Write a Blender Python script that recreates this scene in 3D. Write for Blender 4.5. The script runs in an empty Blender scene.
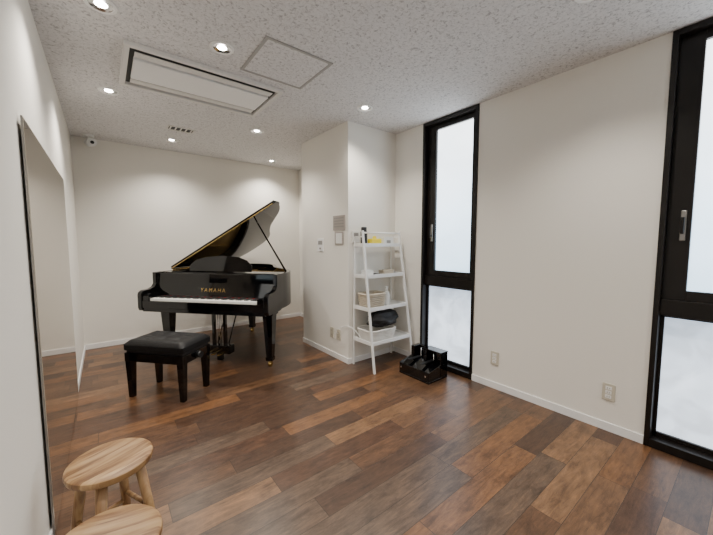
import bpy, bmesh, math, random
from mathutils import Vector, Matrix, noise
random.seed(7)
D=bpy.data; S=bpy.context.scene; COL=S.collection

# ---------------------------------------------------------------- materials
def nmat(name):
    m=D.materials.new(name); m.use_nodes=True
    nt=m.node_tree; b=nt.nodes.get('Principled BSDF')
    return m,nt,b
def simple(name,col,rough=.5,metal=0,coat=0,spec=None,bump=0,bscale=200):
    m,nt,b=nmat(name)
    b.inputs['Base Color'].default_value=(*col,1); b.inputs['Roughness'].default_value=rough
    b.inputs['Metallic'].default_value=metal
    if coat: b.inputs['Coat Weight'].default_value=coat; b.inputs['Coat Roughness'].default_value=.02
    if spec is not None: b.inputs['Specular IOR Level'].default_value=spec
    if bump:
        tc=nt.nodes.new('ShaderNodeTexCoord'); n=nt.nodes.new('ShaderNodeTexNoise'); n.inputs['Scale'].default_value=bscale
        nt.links.new(tc.outputs['Object'],n.inputs['Vector'])
        bp=nt.nodes.new('ShaderNodeBump'); bp.inputs['Strength'].default_value=bump; bp.inputs['Distance'].default_value=.002
        nt.links.new(n.outputs['Fac'],bp.inputs['Height']); nt.links.new(bp.outputs['Normal'],b.inputs['Normal'])
    return m
def math_n(nt,op,a,b=None,c=None):
    n=nt.nodes.new('ShaderNodeMath'); n.operation=op
    for i,v in enumerate((a,b,c)):
        if v is None: continue
        if isinstance(v,(int,float)): n.inputs[i].default_value=v
        else: nt.links.new(v,n.inputs[i])
    return n.outputs[0]
def ramp(nt,fac,stops,interp='LINEAR'):
    r=nt.nodes.new('ShaderNodeValToRGB'); r.color_ramp.interpolation=interp
    e=r.color_ramp.elements
    while len(e)<len(stops): e.new(.5)
    for i,(p,c) in enumerate(stops):
        e[i].position=p; e[i].color=(*c,1)
    nt.links.new(fac,r.inputs[0]); return r.outputs[0]
def mixc(nt,fac,a,b,mode='MIX'):
    n=nt.nodes.new('ShaderNodeMix'); n.data_type='RGBA'; n.blend_type=mode
    if isinstance(fac,(int,float)): n.inputs[0].default_value=fac
    else: nt.links.new(fac,n.inputs[0])
    for i,v in ((6,a),(7,b)):
        if isinstance(v,tuple): n.inputs[i].default_value=(*v,1)
        else: nt.links.new(v,n.inputs[i])
    return n.outputs[2]

def floor_mat():
    m,nt,b=nmat('plank_floor')
    W=.140; L=.92
    g=nt.nodes.new('ShaderNodeNewGeometry'); sp=nt.nodes.new('ShaderNodeSeparateXYZ'); nt.links.new(g.outputs['Position'],sp.inputs[0])
    x,y=sp.outputs[0],sp.outputs[1]
    ry=math_n(nt,'DIVIDE',math_n(nt,'ADD',y,10),W); row=math_n(nt,'FLOOR',ry); fy=math_n(nt,'FRACT',ry)
    wn=nt.nodes.new('ShaderNodeTexWhiteNoise'); wn.noise_dimensions='1D'; nt.links.new(row,wn.inputs['W'])
    cx=math_n(nt,'ADD',math_n(nt,'DIVIDE',math_n(nt,'ADD',x,10),L),math_n(nt,'MULTIPLY',wn.outputs['Value'],3.0))
    col=math_n(nt,'FLOOR',cx); fx=math_n(nt,'FRACT',cx)
    cv=nt.nodes.new('ShaderNodeCombineXYZ'); nt.links.new(row,cv.inputs[0]); nt.links.new(col,cv.inputs[1])
    w2=nt.nodes.new('ShaderNodeTexWhiteNoise'); w2.noise_dimensions='2D'; nt.links.new(cv.outputs[0],w2.inputs['Vector'])
    base=ramp(nt,w2.outputs['Value'],[(0,(.066,.035,.021)),(.14,(.100,.051,.027)),(.32,(.130,.068,.035)),(.50,(.155,.074,.033)),(.66,(.098,.062,.041)),(.80,(.180,.098,.050)),(.92,(.080,.040,.023))],'CONSTANT')
    gv=nt.nodes.new('ShaderNodeCombineXYZ')
    nt.links.new(math_n(nt,'MULTIPLY',x,2.2),gv.inputs[0]); nt.links.new(math_n(nt,'MULTIPLY',y,15),gv.inputs[1]); nt.links.new(math_n(nt,'MULTIPLY',w2.outputs['Value'],37),gv.inputs[2])
    n1=nt.nodes.new('ShaderNodeTexNoise'); n1.inputs['Scale'].default_value=2.4; n1.inputs['Detail'].default_value=10; n1.inputs['Roughness'].default_value=.8; n1.inputs['Distortion'].default_value=1.1
    nt.links.new(gv.outputs[0],n1.inputs['Vector'])
    gr=ramp(nt,n1.outputs['Fac'],[(.32,(.36,.33,.31)),(.44,(.82,.80,.79)),(.54,(1.05,1.05,1.05)),(.70,(1.7,1.62,1.5))])
    c=mixc(nt,.95,base,gr,'MULTIPLY')
    bv=nt.nodes.new('ShaderNodeCombineXYZ')
    nt.links.new(math_n(nt,'MULTIPLY',x,6.0),bv.inputs[0]); nt.links.new(math_n(nt,'MULTIPLY',y,14),bv.inputs[1]); nt.links.new(math_n(nt,'MULTIPLY',w2.outputs['Value'],53),bv.inputs[2])
    n2=nt.nodes.new('ShaderNodeTexNoise'); n2.inputs['Scale'].default_value=1.2; n2.inputs['Detail'].default_value=7; n2.inputs['Roughness'].default_value=.7
    nt.links.new(bv.outputs[0],n2.inputs['Vector'])
    bl=ramp(nt,n2.outputs['Fac'],[(.33,(.48,.45,.44)),(.5,(1,1,1)),(.66,(1.28,1.24,1.18))])
    c=mixc(nt,.85,c,bl,'MULTIPLY')
    ey=math_n(nt,'MINIMUM',fy,math_n(nt,'SUBTRACT',1,fy)); ex=math_n(nt,'MINIMUM',fx,math_n(nt,'SUBTRACT',1,fx))
    gap=math_n(nt,'MINIMUM',math_n(nt,'MULTIPLY',ey,W),math_n(nt,'MULTIPLY',ex,L))
    gm=math_n(nt,'LESS_THAN',gap,.0016)
    c=mixc(nt,math_n(nt,'MULTIPLY',gm,.8),c,(.02,.012,.008))
    nt.links.new(c,b.inputs['Base Color'])
    rr=nt.nodes.new('ShaderNodeMapRange'); rr.inputs[3].default_value=.24; rr.inputs[4].default_value=.40
    nt.links.new(n1.outputs['Fac'],rr.inputs[0]); nt.links.new(rr.outputs[0],b.inputs['Roughness'])
    bp=nt.nodes.new('ShaderNodeBump'); bp.inputs['Strength'].default_value=.22; bp.inputs['Distance'].default_value=.002
    h=math_n(nt,'SUBTRACT',n1.outputs['Fac'],math_n(nt,'MULTIPLY',gm,1.0)); nt.links.new(h,bp.inputs['Height']); nt.links.new(bp.outputs['Normal'],b.inputs['Normal'])
    return m
def ceil_mat():
    m,nt,b=nmat('rockwool_ceiling')
    g=nt.nodes.new('ShaderNodeNewGeometry')
    n=nt.nodes.new('ShaderNodeTexNoise'); n.inputs['Scale'].default_value=57; n.inputs['Detail'].default_value=5; n.inputs['Roughness'].default_value=.6; n.inputs['Distortion'].default_value=1.0
    nt.links.new(g.outputs['Position'],n.inputs['Vector'])
    f=ramp(nt,n.outputs['Fac'],[(.35,(.40,.39,.40)),(.45,(.68,.67,.675)),(.6,(.76,.75,.755))])
    nt.links.new(f,b.inputs['Base Color']); b.inputs['Roughness'].default_value=.95
    bp=nt.nodes.new('ShaderNodeBump'); bp.inputs['Strength'].default_value=.5; bp.inputs['Distance'].default_value=.004
    nt.links.new(n.outputs['Fac'],bp.inputs['Height']); nt.links.new(bp.outputs['Normal'],b.inputs['Normal'])
    return m
def wood_mat():
    m,nt,b=nmat('acacia_wood')
    tc=nt.nodes.new('ShaderNodeTexCoord'); mp=nt.nodes.new('ShaderNodeMapping'); mp.inputs['Scale'].default_value=(2.0,16,2.0)
    nt.links.new(tc.outputs['Object'],mp.inputs[0])
    sp=nt.nodes.new('ShaderNodeSeparateXYZ'); nt.links.new(tc.outputs['Object'],sp.inputs[0])
    st=math_n(nt,'FLOOR',math_n(nt,'DIVIDE',math_n(nt,'ADD',sp.outputs[1],1.02),.048))
    wn=nt.nodes.new('ShaderNodeTexWhiteNoise'); wn.noise_dimensions='1D'; nt.links.new(st,wn.inputs['W'])
    n=nt.nodes.new('ShaderNodeTexNoise'); n.noise_dimensions='4D'; n.inputs['Scale'].default_value=2.4; n.inputs['Detail'].default_value=7; n.inputs['Distortion'].default_value=.9
    nt.links.new(mp.outputs[0],n.inputs['Vector']); nt.links.new(math_n(nt,'MULTIPLY',wn.outputs['Value'],9),n.inputs['W'])
    c=ramp(nt,n.outputs['Fac'],[(.3,(.13,.065,.026)),(.42,(.30,.165,.075)),(.54,(.45,.29,.14)),(.7,(.53,.37,.20))])
    s=ramp(nt,wn.outputs['Value'],[(0,(.62,.54,.46)),(1,(1.1,1.1,1.1))])
    c=mixc(nt,1.0,c,s,'MULTIPLY')
    nt.links.new(c,b.inputs['Base Color']); b.inputs['Roughness'].default_value=.42
    return m
def pane_glow_mat(name,stops,z0,z1,stren,warp,nscale,streak):  # daylight behind the frosted glass, with its gradient, is painted in as emission
    m,nt,b=nmat(name)
    g=nt.nodes.new('ShaderNodeNewGeometry'); sp=nt.nodes.new('ShaderNodeSeparateXYZ'); nt.links.new(g.outputs['Position'],sp.inputs[0])
    mr=nt.nodes.new('ShaderNodeMapRange'); mr.inputs[1].default_value=z0; mr.inputs[2].default_value=z1
    n=nt.nodes.new('ShaderNodeTexNoise'); n.inputs['Scale'].default_value=nscale; n.inputs['Detail'].default_value=2; n.inputs['Distortion'].default_value=.6
    nt.links.new(g.outputs['Position'],n.inputs['Vector'])
    z=math_n(nt,'ADD',sp.outputs[2],math_n(nt,'MULTIPLY',math_n(nt,'SUBTRACT',n.outputs['Fac'],.5),warp))
    nt.links.new(z,mr.inputs[0])
    c=ramp(nt,mr.outputs[0],stops)
    n2=nt.nodes.new('ShaderNodeTexNoise'); n2.inputs['Scale'].default_value=nscale*1.8; n2.inputs['Detail'].default_value=3; n2.inputs['Distortion'].default_value=1.2
    nt.links.new(g.outputs['Position'],n2.inputs['Vector'])
    f=ramp(nt,n2.outputs['Fac'],[(.35,(1-streak,1-streak,1-streak)),(.6,(1,1,1))])
    c=mixc(nt,1.0,c,f,'MULTIPLY')
    nt.links.new(c,b.inputs['Emission Color']); b.inputs['Emission Strength'].default_value=stren
    b.inputs['Base Color'].default_value=(.5,.55,.6,1); b.inputs['Roughness'].default_value=.3
    return m

M=dict(
 floor=floor_mat(), ceil=ceil_mat(), wood=wood_mat(),
 wall=simple('wallpaper',(.83,.805,.75),.85,bump=.3,bscale=140),
 base=simple('baseboard_white',(.86,.86,.86),.45),
 frame=simple('window_frame_bronze',(.008,.006,.005),.35,spec=.3),
 black=simple('piano_black',(.0015,.0015,.002),.05,coat=.2),
 satin=simple('satin_black',(.006,.006,.007),.38),
 leather=simple('black_leather',(.004,.004,.005),.5,spec=.3,bump=.5,bscale=120),
 ivory=simple('key_white',(.85,.84,.80),.2),
 gold=simple('brass',(.75,.52,.20),.25,metal=1),
 plate=simple('iron_plate_gold',(.62,.42,.16),.35,metal=.7),
 red=simple('red_felt',(.35,.02,.02),.9),
 chrome=simple('chrome',(.75,.75,.77),.15,metal=1),
 white=simple('white_metal',(.87,.87,.86),.35),
 plastic=simple('white_plastic',(.82,.82,.80),.4),
 beige=simple('outlet_beige',(.56,.52,.43),.45),
 acw=simple('ac_white',(.72,.705,.68),.5),
 dark=simple('dark_slot',(.010,.010,.010),.6),
 grey=simple('grey_print',(.30,.29,.28),.6),
 brownp=simple('brown_print',(.40,.36,.33),.6),
 mirror=simple('mirror_glass',(.56,.51,.45),.01,metal=1),
 alu=simple('mirror_edge',(.30,.29,.28),.3,metal=1),
 yellow=simple('yellow_box',(.88,.70,.01),.5),
 basket=simple('basket_cream',(.56,.49,.39),.7),
 basketw=simple('basket_white',(.74,.72,.68),.6),
 bag=simple('black_bag',(.005,.005,.007),.55,bump=.6,bscale=25),
 cable=simple('cable_white',(.8,.8,.78),.5),
 hatch=simple('hatch_trim',(.36,.35,.34),.5),
 paneU=pane_glow_mat('frosted_glass_upper_daylit',[(0,(.38,.54,.68)),(.4,(.60,.76,.90)),(1,(.92,.97,1.0))],1.0,2.4,4.2,.5,1.5,.08),
 paneL=pane_glow_mat('frosted_glass_lower_daylit',[(0,(.56,.63,.72)),(.45,(.66,.75,.86)),(1,(.30,.37,.46))],.05,.9,2.4,.35,2.6,.28),
)
me_,nt_,b_=nmat('lamp_glow'); b_.inputs['Emission Color'].default_value=(1,.93,.82,1); b_.inputs['Emission Strength'].default_value=35; M['glow']=me_

# ---------------------------------------------------------------- mesh helpers
def obj(name,me,mat=None,parent=None,smooth=False):
    o=D.objects.new(name,me); COL.objects.link(o)
    if mat is not None: me.materials.append(mat)
    if parent: o.parent=parent
    if smooth:
        for p in me.polygons: p.use_smooth=True
    return o
def empty(name,loc=(0,0,0),rz=0):
    e=D.objects.new(name,None); e.empty_display_size=.1; COL.objects.link(e); e.location=loc; e.rotation_euler=(0,0,rz); return e
def bbox(bm,x0,x1,y0,y1,z0,z1,mi=0):
    v=[bm.verts.new(p) for p in ((x0,y0,z0),(x1,y0,z0),(x1,y1,z0),(x0,y1,z0),(x0,y0,z1),(x1,y0,z1),(x1,y1,z1),(x0,y1,z1))]
    for f in ((3,2,1,0),(4,5,6,7),(0,1,5,4),(1,2,6,5),(2,3,7,6),(3,0,4,7)):
        bm.faces.new([v[i] for i in f]).material_index=mi
def fin(bm,name,mat,parent=None,bevel=0,seg=2,smooth=False):
    bmesh.ops.recalc_face_normals(bm,faces=bm.faces)
    me=D.meshes.new(name); bm.to_mesh(me); bm.free()
    o=obj(name,me,mat,parent,smooth)
    if bevel:
        md=o.modifiers.new('b','BEVEL'); md.width=bevel; md.segments=seg; md.limit_method='ANGLE'
    return o
def box(name,x0,x1,y0,y1,z0,z1,mat,parent=None,bevel=0,seg=2):
    bm=bmesh.new(); bbox(bm,x0,x1,y0,y1,z0,z1); return fin(bm,name,mat,parent,bevel,seg)
def boxes(name,lst,mat,parent=None,bevel=0):
    bm=bmesh.new()
    for b in lst: bbox(bm,*b)
    return fin(bm,name,mat,parent,bevel)
def rod(name,p,q,r0,r1,mat,parent=None,seg=16,sq=False):
    p=Vector(p);q=Vector(q);d=q-p; bm=bmesh.new()
    bmesh.ops.create_cone(bm,cap_ends=True,segments=4 if sq else seg,radius1=r0,radius2=r1,depth=d.length)
    if sq: bmesh.ops.rotate(bm,verts=bm.verts,matrix=Matrix.Rotation(math.pi/4,3,'Z'))
    rot=d.to_track_quat('Z','Y').to_matrix().to_4x4() if abs(d.normalized().z)<.9999 else Matrix.Identity(4)
    bmesh.ops.transform(bm,verts=bm.verts,matrix=Matrix.Translation((p+q)/2)@rot)
    o=fin(bm,name,mat,parent)
    if not sq:
        for f in o.data.polygons: f.use_smooth=len(f.vertices)==4
    return o
def lathe(name,prof,mat,parent=None,loc=(0,0,0),seg=40,smooth=True):
    bm=bmesh.new(); rings=[]
    for r,z in prof:
        if r<1e-6: rings.append([bm.verts.new((loc[0],loc[1],loc[2]+z))])
        else: rings.append([bm.verts.new((loc[0]+r*math.cos(2*math.pi*i/seg),loc[1]+r*math.sin(2*math.pi*i/seg),loc[2]+z)) for i in range(seg)])
    for a,b in zip(rings,rings[1:]):
        for i in range(seg):
            j=(i+1)%seg
            if len(a)==1 and len(b)==1: continue
            if len(a)==1: bm.faces.new((a[0],b[i],b[j]))
            elif len(b)==1: bm.faces.new((a[i],a[j],b[0]))
            else: bm.faces.new((a[i],a[j],b[j],b[i]))
    o=fin(bm,name,mat,parent,smooth=smooth)
    if smooth:
        md=o.modifiers.new('e','EDGE_SPLIT'); md.split_angle=math.radians(40)
    return o
def prism(name,pts,axis,a0,a1,mat,parent=None,bevel=0):
    bm=bmesh.new()
    def P(p,a): return {'x':(a,p[0],p[1]),'y':(p[0],a,p[1]),'z':(p[0],p[1],a)}[axis]
    A=[bm.verts.new(P(p,a0)) for p in pts]; B=[bm.verts.new(P(p,a1)) for p in pts]
    bm.faces.new(A); bm.faces.new(B[::-1]); n=len(pts)
    for i in range(n): bm.faces.new((A[i],A[(i+1)%n],B[(i+1)%n],B[i]))
    return fin(bm,name,mat,parent,bevel)
def tube(name,pts,r,mat,parent=None,cyclic=False):
    cu=D.curves.new(name,'CURVE'); cu.dimensions='3D'; cu.bevel_depth=r; cu.bevel_resolution=3; cu.resolution_u=8
    s=cu.splines.new('BEZIER'); s.bezier_points.add(len(pts)-1); s.use_cyclic_u=cyclic
    for b,p in zip(s.bezier_points,pts):
        b.co=p; b.handle_left_type=b.handle_right_type='AUTO'
    o=D.objects.new(name,cu); COL.objects.link(o); cu.materials.append(mat)
    if parent:o.parent=parent
    return o
def catmull(P,n=8):
    out=[]
    for i in range(len(P)-1):
        p0=Vector(P[max(i-1,0)]);p1=Vector(P[i]);p2=Vector(P[i+1]);p3=Vector(P[min(i+2,len(P)-1)])
        for k in range(n):
            t=k/n
            out.append(.5*((2*p1)+(p2-p0)*t+(2*p0-5*p1+4*p2-p3)*t*t+(3*p1-p0-3*p2+p3)*t**3))
    out.append(Vector(P[-1])); return out

# ---------------------------------------------------------------- room shell
XL,XR,YB,YF,H=-.245,2.68,5.02,-1.7,2.53
box('floor',XL-.1,XR+.25,YF-.1,YB+.1,-.1,0,M['floor'])
box('ceiling',XL-.1,XR+.25,YF-.1,YB+.1,H,H+.1,M['ceil'])
box('wall_left',XL-.1,XL,YF-.1,YB+.1,0,H,M['wall'])
box('wall_back',XL,XR,YB,YB+.1,0,H,M['wall'])
box('wall_front',XL,XR,YF-.1,YF,0,H,M['wall'])
WIN=[(1.636,2.27),(-.23,.405),(-1.5,-.87)]  # third window is unseen, added behind the camera as fill light
edges=[YB+.1,2.27,1.636,.405,-.23,-.87,-1.5,YF-.1]
boxes('wall_right',[(XR,XR+.16,edges[i+1],edges[i],0,H) for i in range(0,8,2)],M['wall'])
PX,PY0,PY1=2.0,2.68,3.66
box('wall_pillar',PX,XR,PY0,PY1,0,H,M['wall'])
bt=.009; bh=.06
box('baseboard_left',XL,XL+bt,YF,YB,0,bh,M['base'],bevel=.002)
box('baseboard_back',XL+bt,XR,YB-bt,YB,0,bh,M['base'],bevel=.002)
boxes('baseboard_right',[(XR-bt,XR,.405,1.636,0,bh),(XR-bt,XR,2.27,PY0,0,bh),(XR-bt,XR,PY1,YB-bt,0,bh),(XR-bt,XR,-.87,-.23,0,bh)],M['base'],bevel=.002)
boxes('baseboard_pillar',[(PX-bt,PX,PY0-bt,PY1+bt,0,bh),(PX,XR-bt,PY0-bt,PY0,0,bh)],M['base'],bevel=.002)
box('baseboard_front',XL+bt,XR,YF,YF+bt,0,bh,M['base'],bevel=.002)

# windows
for i,(y0,y1) in enumerate(WIN):
    w=empty('window_%d'%(i+1))
    x0,x1=XR-.012,XR+.13; f=.028; e=.0005
    y0+=e;y1-=e
    boxes('outer_frame',[(x0,x1,y0,y0+f,.002,H-.002),(x0,x1,y1-f,y1,.002,H-.002),(x0,x1,y0+f,y1-f,.002,.055),(x0,x1,y0+f,y1-f,H-.035,H-.002),(x0+.03,x1,y0+f,y1-f,.85,.95)],M['frame'],w,bevel=.002)
    sx0,sx1=XR+.04,XR+.09; s=.105; sn=.055
    a,b=y0+f,y1-f
    boxes('sash_frame',[(sx0,sx1,a,a+sn,.95,H-.035),(sx0,sx1,b-s,b,.95,H-.035),(sx0,sx1,a+sn,b-s,.95,1.01),(sx0,sx1,a+sn,b-s,H-.085,H-.035)],M['frame'],w,bevel=.002)
    boxes('lower_bead',[(sx0+.02,sx1,a,a+.018,.055,.85),(sx0+.02,sx1,b-.018,b,.055,.85),(sx0+.02,sx1,a,b,.055,.085),(sx0+.02,sx1,a,b,.835,.85)],M['frame'],w)
    box('upper_glass',XR+.068,XR+.076,a+sn-.005,b-s+.005,1.005,H-.08,M['paneU'],w)
    box('lower_glass',XR+.078,XR+.086,a+.01,b-.01,.07,.845,M['paneL'],w)
    hy=b-s*.68
    boxes('handle_plate',[(sx0-.010,sx0,hy-.013,hy+.013,1.31,1.49)],M['alu'],w,bevel=.004)
    rod('handle_stem',(sx0-.034,hy,1.37),(sx0-.008,hy,1.37),.007,.007,M['satin'],w)
    boxes('handle_lever',[(sx0-.044,sx0-.032,hy-.008,hy+.008,1.35,1.45)],M['frame'],w,bevel=.004)

# ---------------------------------------------------------------- ceiling fixtures
DL=[(.647,2.20),(.09,3.375),(1.94,2.34),(1.39,3.55),(2.05,4.68),(.70,4.49),(.047,2.20),(.6,.5),(1.94,.6),(.6,-1.0),(1.94,-1.0)]  # last four are out of view, added to fill the room with light
for x,y in DL:
    e=empty('ceiling_downlight',(x,y,H))
    lathe('trim_ring',[(.052,-.002),(.055,-.007),(.068,-.008),(.073,-.004),(.073,-.0005)],M['white'],e)
    lathe('reflector',[(.053,-.0062),(.036,-.0015),(.026,-.001)],M['chrome'],e)
    lathe('bulb',[(0,-.006),(.018,-.006),(.029,-.0015)],M['glow'],e)
    ld=D.lights.new('downlight_lamp','SPOT'); ld.energy=74 if y>3 else 60; ld.color=(1,.93,.83); ld.spot_size=math.radians(130); ld.spot_blend=.9; ld.shadow_soft_size=.035
    lo=D.objects.new('lamp',ld); COL.objects.link(lo); lo.parent=e; lo.location=(0,0,-.03)
ax0,ax1,ay0,ay1=.15,1.20,2.47,3.12
ac=empty('ceiling_air_conditioner',(0,0,H)); z0=-.028
def fr(x0,x1,y0,y1,t,za,zb): return [(x0,x1,y0,y0+t,za,zb),(x0,x1,y1-t,y1,za,zb),(x0,x0+t,y0+t,y1-t,za,zb),(x1-t,x1,y0+t,y1-t,za,zb)]
boxes('panel_frame',fr(ax0,ax1,ay0,ay1,.034,z0,-.001),M['acw'],ac,bevel=.004)
box('slot_back',ax0+.034,ax1-.034,ay0+.034,ay1-.034,-.004,-.002,M['dark'],ac)
box('centre_panel',ax0+.062,ax1-.062,ay0+.17,ay1-.17,-.03,-.006,M['base'],ac,bevel=.004)
boxes('louvre',[(ax0+.062,ax1-.062,ay0+.080,ay0+.145,-.024,-.018),(ax0+.062,ax1-.062,ay1-.145,ay1-.080,-.024,-.018)],M['acw'],ac,bevel=.002)
h=empty('ceiling_access_hatch',(0,0,H))
boxes('hatch_frame',fr(.82,1.30,1.91,2.38,.020,-.006,-.0005),M['hatch'],h,bevel=.001)
box('hatch_panel',.84,1.28,1.93,2.36,-.003,-.0005,M['ceil'],h)
v=empty('ceiling_vent_grille',(.717,4.0,H))
boxes('vent_frame',fr(-.13,.13,-.07,.07,.012,-.01,-.0005),M['acw'],v)
box('vent_back',-.118,.118,-.058,.058,-.003,-.0005,M['dark'],v)
boxes('vent_slats',[(-.10+.05*i-.006,-.10+.05*i+.006,-.058,.058,-.009,-.004) for i in range(5)],M['acw'],v)
c=empty('security_camera',(-.08,4.86,H))
lathe('mount',[(0,-.0005),(.05,-.0005),(.05,-.025),(.015,-.03),(.015,-.05),(0,-.05)],M['plastic'],c)
rod('camera_body',(0,.05,-.075),(.03,-.07,-.095),.045,.045,M['plastic'],c,seg=24)
rod('lens',(.030,-.07,-.095),(.0315,-.077,-.0962),.018,.018,M['dark'],c)

# ---------------------------------------------------------------- wall mirror
mr=empty('wall_mirror',(0,0,0))
mx=XL+.0095
box('mirror_backing',mx,mx+.006,1.84,3.48,.004,1.80,M['alu'],mr)
box('mirror_glass',mx+.006,mx+.008,1.845,3.475,.009,1.795,M['mirror'],mr)

# ---------------------------------------------------------------- wall fittings
def outlet_right(y,z):
    e=empty('wall_outlet',(XR,y,z))
    box('cover_plate',-.008,-.0005,-.036,.036,-.06,.06,M['beige'],e,bevel=.003)
    boxes('sockets',[(-.010,-.008,-.018,.018,-.042+.03*k,-.018+.03*k) for k in (0,1,2)],M['plastic'],e,bevel=.001)
    boxes('slots',[(-.0105,-.0099,s*.006-.001,s*.006+.001,-.036+.03*k,-.026+.03*k) for k in (0,1,2) for s in (-1,1)],M['dark'],e)
outlet_right(1.418,.276); outlet_right(.599,.275)
def plate(name,y,z,w,h,mat,extra=None):
    e=empty(name,(PX,y,z))
    box('plate',-.008,-.0005,-w/2,w/2,-h/2,h/2,mat,e,bevel=.002)
    if extra: boxes('detail',[( -.0095,-.008,*q) for q in extra[1]],extra[0],e)
    return e
for yy in (2.86,2.99):
    plate('wall_outlet',yy,.28,.07,.12,M['beige'],(M['dark'],[(-.01,-.007,-.03,-.018),(.007,.01,-.03,-.018),(-.01,-.007,.018,.03),(.007,.01,.018,.03)]))
plate('wall_sign',2.84,1.51,.22,.16,M['brownp'],(M['grey'],[(-.09,.09,.045-.03*k,.056-.03*k) for k in range(4)]))
plate('wall_notice',2.84,1.345,.16,.14,M['brownp'],(M['plastic'],[(-.055,.055,-.055,.055)]))
e=plate('intercom',3.22,1.27,.13,.15,M['base'],(M['grey'],[(-.045,.045,.005,.05),(-.02,.02,-.05,-.03)]))
e=empty('ac_controller',(2.09,PY0,1.36))
box('plate',-.045,.045,-.018,-.0005,-.06,.06,M['plastic'],e,bevel=.004)
box('display',-.03,.03,-.020,-.018,0,.04,M['grey'],e)

# ---------------------------------------------------------------- grand piano
ang=math.atan2(-.75,.66)
P=empty('grand_piano',(.725,3.41,0),ang); P.scale=(.965,.965,.985)
raw=[(.745,.20),(.745,.34),(.74,.50),(.70,.68),(.60,.86),(.46,1.02),(.32,1.18),(.20,1.38),(.10,1.58),(-.03,1.73),(-.22,1.80),(-.45,1.80),(-.62,1.73),(-.72,1.56),(-.745,1.34),(-.745,.95),(-.745,.55),(-.745,.20)]
oc=catmull(raw,6)
def offset(c,d):
    out=[]
    for i,p in enumerate(c):
        a=c[max(i-1,0)];b=c[min(i+1,len(c)-1)];t=(b-a).normalized(); out.append(p+Vector((-t.y,t.x))*d)
    return out
ic=offset(oc,.045)
bm=bmesh.new(); rows=[]
for o_,i_ in zip(oc,ic):
    rows.append([bm.verts.new((o_.x,o_.y,.62)),bm.verts.new((o_.x,o_.y,.995)),bm.verts.new((i_.x,i_.y,.995)),bm.verts.new((i_.x,i_.y,.62))])
for a,b in zip(rows,rows[1:]):
    for k in range(4): bm.faces.new((a[k],a[(k+1)%4],b[(k+1)%4],b[k]))
bm.faces.new(rows[0]); bm.faces.new(rows[-1][::-1])
rim=fin(bm,'case_rim',M['black'],P,bevel=.004)
inner=[(p.x,p.y) for p in ic if p.y>.33]
prism('soundboard',[(p.x,p.y) for p in ic if p.y>.22],'z',.63,.66,M['satin'],P)
prism('iron_plate',inner,'z',.86,.89,M['plate'],P)
boxes('plate_struts',[(x-.012,x+.012,.42,y1,.89,.915) for x,y1 in ((-.5,1.62),(-.22,1.62),(.05,1.4),(.32,1.05),(.56,.80))],M['plate'],P,bevel=.004)
boxes('strings',[(-.68+.02*i,-.679+.02*i,.40,.52+max(0,1.0-.016*i*1.0) ,.918,.919) for i in range(66)],M['chrome'],P)
boxes('dampers',[(-.66,.30,.50,.515,.92,.95)],M['satin'],P)
boxes('pin_block',[(-.695,.695,.32,.42,.86,.925)],M['plate'],P)
box('keybed',-.70,.70,.005,.30,.60,.665,M['black'],P,bevel=.003)
box('keyslip',-.70,.70,-.005,.02,.64,.715,M['black'],P,bevel=.004)
arm=[(.0,.61),(-.012,.64),(-.012,.78),(.0,.805),(.03,.82),(.12,.825),(.17,.84),(.205,.88),(.225,.94),(.24,.985),(.26,.995),(.30,.995),(.30,.61)]
for s,nm in ((-1,'arm_bass'),(1,'arm_treble')):
    prism(nm,arm,'x',s*.745,s*.695,M['black'],P,bevel=.005)
boxes('key_blocks',[(-.695,-.617,.0,.19,.66,.765),(.617,.695,.0,.19,.66,.765)],M['black'],P,bevel=.004)
kw=1.226/52
boxes('white_keys',[(-.613+i*kw+.0006,-.613+(i+1)*kw-.0006,.015,.185,.70,.738) for i in range(52)],M['ivory'],P,bevel=.001)
bk=[]
for i in range(51):
    if i%7 in (0,2,3,5,6):
        xc=-.613+(i+1)*kw; bk.append((xc-.006,xc+.006,.068,.185,.738,.749))
boxes('black_keys',bk,M['satin'],P,bevel=.001)
box('key_felt',-.613,.613,.18,.186,.735,.745,M['red'],P)
prism('fallboard',[(.186,.742),(.19,.742),(.228,.89),(.235,.985),(.30,.985),(.30,.742)],'x',-.695,.695,M['black'],P,bevel=.002)
cu=D.curves.new('maker_lettering','FONT'); cu.body='YAMAHA'; cu.size=.058; cu.extrude=.0004; cu.align_x='CENTER'; cu.space_character=1.4; cu.materials.append(M['gold'])
t=D.objects.new('maker_lettering',cu); COL.objects.link(t); t.parent=P; t.location=(0,.200,.795); t.rotation_euler=(math.radians(76),0,0)
md=[(-.40,0),(.37,0),(.37,.07),(.30,.13),(.20,.165),(0,.18),(-.20,.165),(-.33,.13),(-.40,.07)]
o=prism('music_desk',md,'y',0,.014,M['black'],P,bevel=.003); o.location=(0,.36,1.0); o.rotation_euler=(math.radians(-14),0,0)
box('music_desk_tray',-.69,.69,.30,.52,.975,.992,M['black'],P,bevel=.003)
la=math.radians(29.0)
lidc=[(.81,.50),(.812,.60)]+[(p.x*1.013+.06*max(0,min(1,(p.x+.3)/.9)),p.y*1.006) for p in oc if p.y>.63]+[(-.755,.50)]
lp=empty('lid_hinge'); lp.parent=P; lp.location=(-.755,0,1.003); lp.rotation_euler=(0,-la,0)
prism('lid_main',[(x+.755,y) for x,y in lidc],'z',0,.018,M['black'],lp,bevel=.004)
prism('lid_front_flap',[(.0,.51),(1.55,.51),(1.53,.62),(1.44,.76),(1.36,.82),(.0,.82)],'z',.022,.038,M['black'],lp,bevel=.004)
boxes('lid_edge_gleam',[(.02,1.52,.4985,.5005,.004,.010)],M['gold'],lp)  # thin gold strip stands in for warm light reflected along the lid edge
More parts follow.
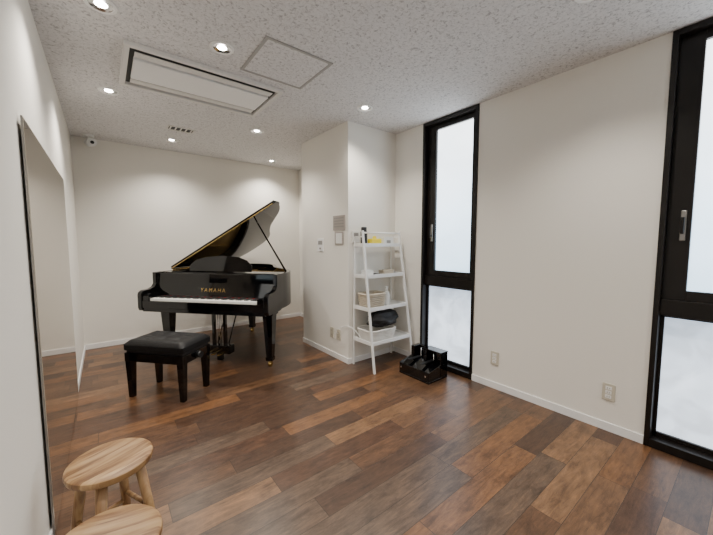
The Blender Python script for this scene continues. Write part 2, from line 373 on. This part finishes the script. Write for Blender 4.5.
rod('lid_hinge_rod',(0,.52,-.004),(0,1.35,-.004),.006,.006,M['gold'],lp)
def lidpt(u,y): return (-.755+u*math.cos(la),y,1.003+u*math.sin(la)-.005)
rod('lid_prop',(.69,.60,.97),lidpt(1.14,.78),.011,.009,M['black'],P)
for lx,ly in ((.62,.27),(-.62,.27),(-.26,1.50)):
    lg=empty('leg'); lg.parent=P; lg.location=(lx,ly,0)
    box('leg_block',-.07,.07,-.07,.07,.565,.62,M['black'],lg,bevel=.004)
    rod('leg_shaft',(0,0,.10),(0,0,.565),.045,.078,M['black'],lg,sq=True)
    rod('leg_foot',(0,0,.07),(0,0,.105),.05,.055,M['black'],lg,sq=True)
    rod('caster_stem',(0,0,.045),(0,0,.07),.014,.014,M['gold'],lg)
    rod('caster_wheel',(-.014,0,.0305),(.014,0,.0305),.03,.03,M['gold'],lg)
ly=empty('pedal_lyre'); ly.parent=P; ly.location=(-.04,.36,0)
boxes('lyre_posts',[(-.085,-.055,-.02,.02,.17,.60),(.055,.085,-.02,.02,.17,.60)],M['black'],ly,bevel=.004)
box('lyre_top',-.13,.13,-.05,.05,.575,.62,M['black'],ly,bevel=.004)
box('lyre_box',-.15,.15,-.05,.05,.085,.175,M['black'],ly,bevel=.006)
for k in (-1,0,1):
    prism('pedal',[(-.014,-.05),(-.022,-.13),(-.016,-.155),(0,-.163),(.016,-.155),(.022,-.13),(.014,-.05)],'z',.083,.091,M['gold'],ly).location=(.075*k,0,.02)
    rod('pedal_rod',(.02*k,0,.17),(.02*k,0,.60),.004,.004,M['chrome'],ly,seg=8)
for k in (-1,1): rod('lyre_brace',(.07*k,.04,.13),(.07*k,.32,.62),.008,.008,M['black'],ly,seg=10)
box('lyre_support',-.03,.03,-.02,.02,.0,.085,M['black'],ly)

# ---------------------------------------------------------------- piano bench
B=empty('piano_bench',(.40,3.145,0),ang)
bm=bmesh.new(); nx,ny=28,18; W2,D2=.28,.175; g={}
for i in range(nx+1):
    for j in range(ny+1):
        x=-W2+2*W2*i/nx; y=-D2+2*D2*j/ny
        ed=min(1,(1-abs(x/W2))*7)*min(1,(1-abs(y/D2))*5)
        z=.455+.035*math.sqrt(max(ed,0))
        for cx in (-.14,0,.14):
            for cy in (-.07,.07):
                z-=.012*math.exp(-((x-cx)**2+(y-cy)**2)/.0008)
        g[i,j]=bm.verts.new((x,y,z))
for i in range(nx):
    for j in range(ny): bm.faces.new((g[i,j],g[i+1,j],g[i+1,j+1],g[i,j+1]))
fin(bm,'seat_cushion_top',M['leather'],B,smooth=True)
box('seat_cushion_side',-W2,W2,-D2,D2,.405,.456,M['leather'],B,bevel=.008,seg=3)
box('seat_board',-.265,.265,-.16,.16,.385,.405,M['satin'],B)
boxes('apron',fr(-.275,.275,-.175,.175,.022,.315,.385),M['black'],B,bevel=.003)
for sx in (-1,1):
    rod('height_knob',(sx*.275,0,.35),(sx*.315,0,.35),.028,.028,M['satin'],B)
    for sy in (-1,1):
        rod('bench_leg',(sx*.243,sy*.145,.0),(sx*.243,sy*.145,.385),.026,.042,M['black'],B,sq=True)

# ---------------------------------------------------------------- wooden stools
def stool(x,y,rz):
    s=empty('wooden_stool',(x,y,0),rz); R=.142; hz=.45
    lathe('stool_seat',[(0,hz-.034),(R-.012,hz-.034),(R-.003,hz-.028),(R,hz-.017),(R-.002,hz-.006),(R-.010,hz-.001),(R*.6,hz-.004),(0,hz-.006)],M['wood'],s,seg=64)
    tops=[];bots=[]
    for k in range(4):
        a=math.pi/4+k*math.pi/2
        tp=(.092*math.cos(a),.092*math.sin(a),hz-.033); bp=(.155*math.cos(a),.155*math.sin(a),.0)
        rod('stool_leg',bp,tp,.014,.019,M['wood'],s); tops.append(Vector(tp)); bots.append(Vector(bp))
    for (i,j,f) in ((0,1,.42),(2,3,.42),(1,2,.52),(3,0,.52)):
        rod('stool_stretcher',bots[i].lerp(tops[i],f),bots[j].lerp(tops[j],f),.009,.009,M['wood'],s)
stool(-.020,1.55,.45); stool(-.040,1.11,-.25)

# ---------------------------------------------------------------- ladder shelf
sh=empty('ladder_shelf',(0,0,0)); sx0,sx1=2.045,2.605
def fy(z): return 2.31+.215*z/1.42
for x,dx in ((sx0,.02),(sx1,-.02)):
    rod('front_rail',(x,fy(0),0),(x+dx,fy(1.42),1.42),.014,.014,M['white'],sh,sq=True)
    rod('rear_rail',(x,2.65,0),(x+dx,2.65,1.36),.011,.011,M['white'],sh,sq=True)
    rod('top_link',(x+dx,fy(1.36),1.36),(x+dx,2.65,1.36),.009,.009,M['white'],sh,sq=True)
ZS=(1.27,.95,.62,.28)
for z in ZS:
    y0=fy(z); q=.02*z/1.42
    boxes('shelf_board',[(sx0+.01+q,sx1-.01-q,y0+.004,2.645,z-.012,z)]+fr(sx0-.004+q,sx1+.004-q,y0-.006,2.655,.012,z-.014,z+.022),M['white'],sh,bevel=.001)
rod('top_rung',(sx0+.02,fy(1.40),1.40),(sx1-.02,fy(1.40),1.40),.008,.008,M['white'],sh)

def basket(name,cx,cy,z,w,d,h,mat,n=8):
    e=empty(name,(cx,cy,z))
    for k in range(n):
        t=k/(n-1); s=.88+.12*t; a=w/2*s; b=d/2*s; r=.03; zz=.009+t*(h-.015)
        tube('woven_band',[(-a+r,-b,zz),(0,-b-.001,zz),(a-r,-b,zz),(a,-b+r,zz),(a+.001,0,zz),(a,b-r,zz),(a-r,b,zz),(0,b+.001,zz),(-a+r,b,zz),(-a,b-r,zz),(-a-.001,0,zz),(-a,-b+r,zz)],h/n*.42 if k<n-1 else h/n*.6,mat,e,True)
    bm=bmesh.new(); lo=[];hi=[]
    for sx,sy in ((-1,-1),(1,-1),(1,1),(-1,1)):
        lo.append(bm.verts.new((sx*w*.42,sy*d*.42,.004))); hi.append(bm.verts.new((sx*w*.485,sy*d*.485,h-.01)))
    bm.faces.new(lo)
    for k in range(4): bm.faces.new((lo[k],lo[(k+1)%4],hi[(k+1)%4],hi[k]))
    fin(bm,'basket_liner',mat,e); return e
def lump(name,cx,cy,z,w,d,h,mat,seed=0,handle=False):
    e=empty(name,(cx,cy,z)); bm=bmesh.new(); bmesh.ops.create_icosphere(bm,subdivisions=4,radius=1)
    for v in bm.verts:
        n=noise.noise(v.co*1.6+Vector((seed,3,1)))*.35+noise.noise(v.co*4+Vector((seed,0,9)))*.12
        c=v.co*(1+n)
        v.co=Vector((c.x*w/2,c.y*d/2,max(-.92,c.z)*h/2+h*.46))
    fin(bm,'bag_body',mat,e,smooth=True)
    if handle: tube('bag_strap',[(-w*.3,0,h*.8),(-w*.2,-.02,h*1.02),(w*.1,-.02,h*1.05),(w*.3,0,h*.8)],.007,mat,e)
    return e
z=ZS[0]+.0005
lathe('black_thermos',[(0,0),(.034,0),(.036,.01),(.036,.14),(.030,.15),(.030,.185),(.026,.19),(0,.19)],M['satin'],None,(2.145,2.60,z))
yb=empty('yellow_tissue_pack',(2.285,2.59,z)); box('pack',-.075,.075,-.035,.035,0,.07,M['yellow'],yb,bevel=.012); prism('pack_flap',[(-.03,.065),(.03,.065),(.012,.10),(-.02,.095)],'y',-.004,.004,M['yellow'],yb)
wb=empty('paper_box',(2.46,2.59,z)); box('carton',-.07,.07,-.035,.035,0,.09,M['plastic'],wb,bevel=.003); box('carton_label',-.03,.03,-.0358,-.0352,.02,.055,M['grey'],wb)
z=ZS[1]+.0005
wb=empty('small_carton',(2.16,2.56,z)); box('carton',-.05,.05,-.04,.04,0,.06,M['plastic'],wb,bevel=.003); box('carton_tab',-.02,.02,-.012,.012,.0605,.07,M['white'],wb)
wb=empty('remote_control',(2.28,2.56,z)); box('body',-.03,.03,-.07,.07,0,.018,M['satin'],wb,bevel=.004); boxes('buttons',[(-.015+.012*i,-.009+.012*i,-.04+.02*j,-.03+.02*j,.018,.020) for i in range(3) for j in range(4)],M['grey'],wb)
wb=empty('folded_towel',(2.43,2.56,z)); boxes('towel_layers',[(-.07,.07,-.05,.05,.013*k,.013*k+.012) for k in range(4)],M['basket'],wb,bevel=.005)
z=ZS[2]+.0005
basket('wicker_basket',2.20,2.535,z,.25,.18,.15,M['basket'])
lathe('spray_bottle',[(0,0),(.034,0),(.036,.008),(.036,.11),(.024,.14),(.013,.15),(.013,.175),(.018,.178),(.018,.20),(0,.202)],M['plastic'],None,(2.41,2.53,z))
z=ZS[3]+.0005
basket('white_basket',2.25,2.51,z,.36,.24,.12,M['basketw'])
lump('black_shoulder_bag',2.33,2.50,z+.1255,.40,.22,.175,M['bag'],2,False)
tube('power_cord',[(PX-.012,2.86,.29),(PX-.05,2.83,.34),(PX-.03,2.74,.40),(1.98,2.62,.42),(2.0,2.56,.39),(2.02,2.50,.33)],.004,M['cable'])

# ---------------------------------------------------------------- pedal extender box
pb=empty('piano_pedal_extender',(2.41,2.01,0),0); pb.scale=(1.08,1.06,1.10)
box('base_plate',-.13,.13,-.18,.17,.0,.02,M['black'],pb,bevel=.004)
prism('footrest_body',[(-.13,.02),(.03,.02),(.03,.135),(-.13,.10)],'y',-.18,.17,M['black'],pb,bevel=.005)
boxes('side_towers',[(.03,.13,-.18,-.14,.02,.225),(.03,.13,-.02,.02,.02,.225),(.03,.13,.13,.17,.02,.225),(.10,.13,-.14,.13,.02,.225)],M['black'],pb,bevel=.004)
box('tower_top',.028,.132,-.182,.022,.225,.237,M['black'],pb,bevel=.003)
for k in (-1,1):
    rod('pedal_rod',(.065,.075*k,.02),(.065,.075*k,.215),.005,.005,M['chrome'],pb)
    box('extender_pedal',-.11,.05,.075*k-.016,.075*k+.016,.138,.146,M['satin'],pb,bevel=.003)
for s in (-1,1): rod('corner_bolt',(-.1305,.145*s,.06),(-.134,.145*s,.06),.008,.008,M['chrome'],pb)

# ---------------------------------------------------------------- world, camera
w=D.worlds.new('World'); S.world=w; w.use_nodes=True; w.node_tree.nodes['Background'].inputs[0].default_value=(.8,.88,1,1); w.node_tree.nodes['Background'].inputs[1].default_value=.6
cd=D.cameras.new('camera'); cam=D.objects.new('camera',cd); COL.objects.link(cam)
cd.sensor_width=36; cd.lens=36*320/713; cd.clip_start=.02
cam.location=(0,0,1.3); cam.rotation_euler=(math.radians(90-4.47),0,-math.radians(38.2))
S.camera=cam
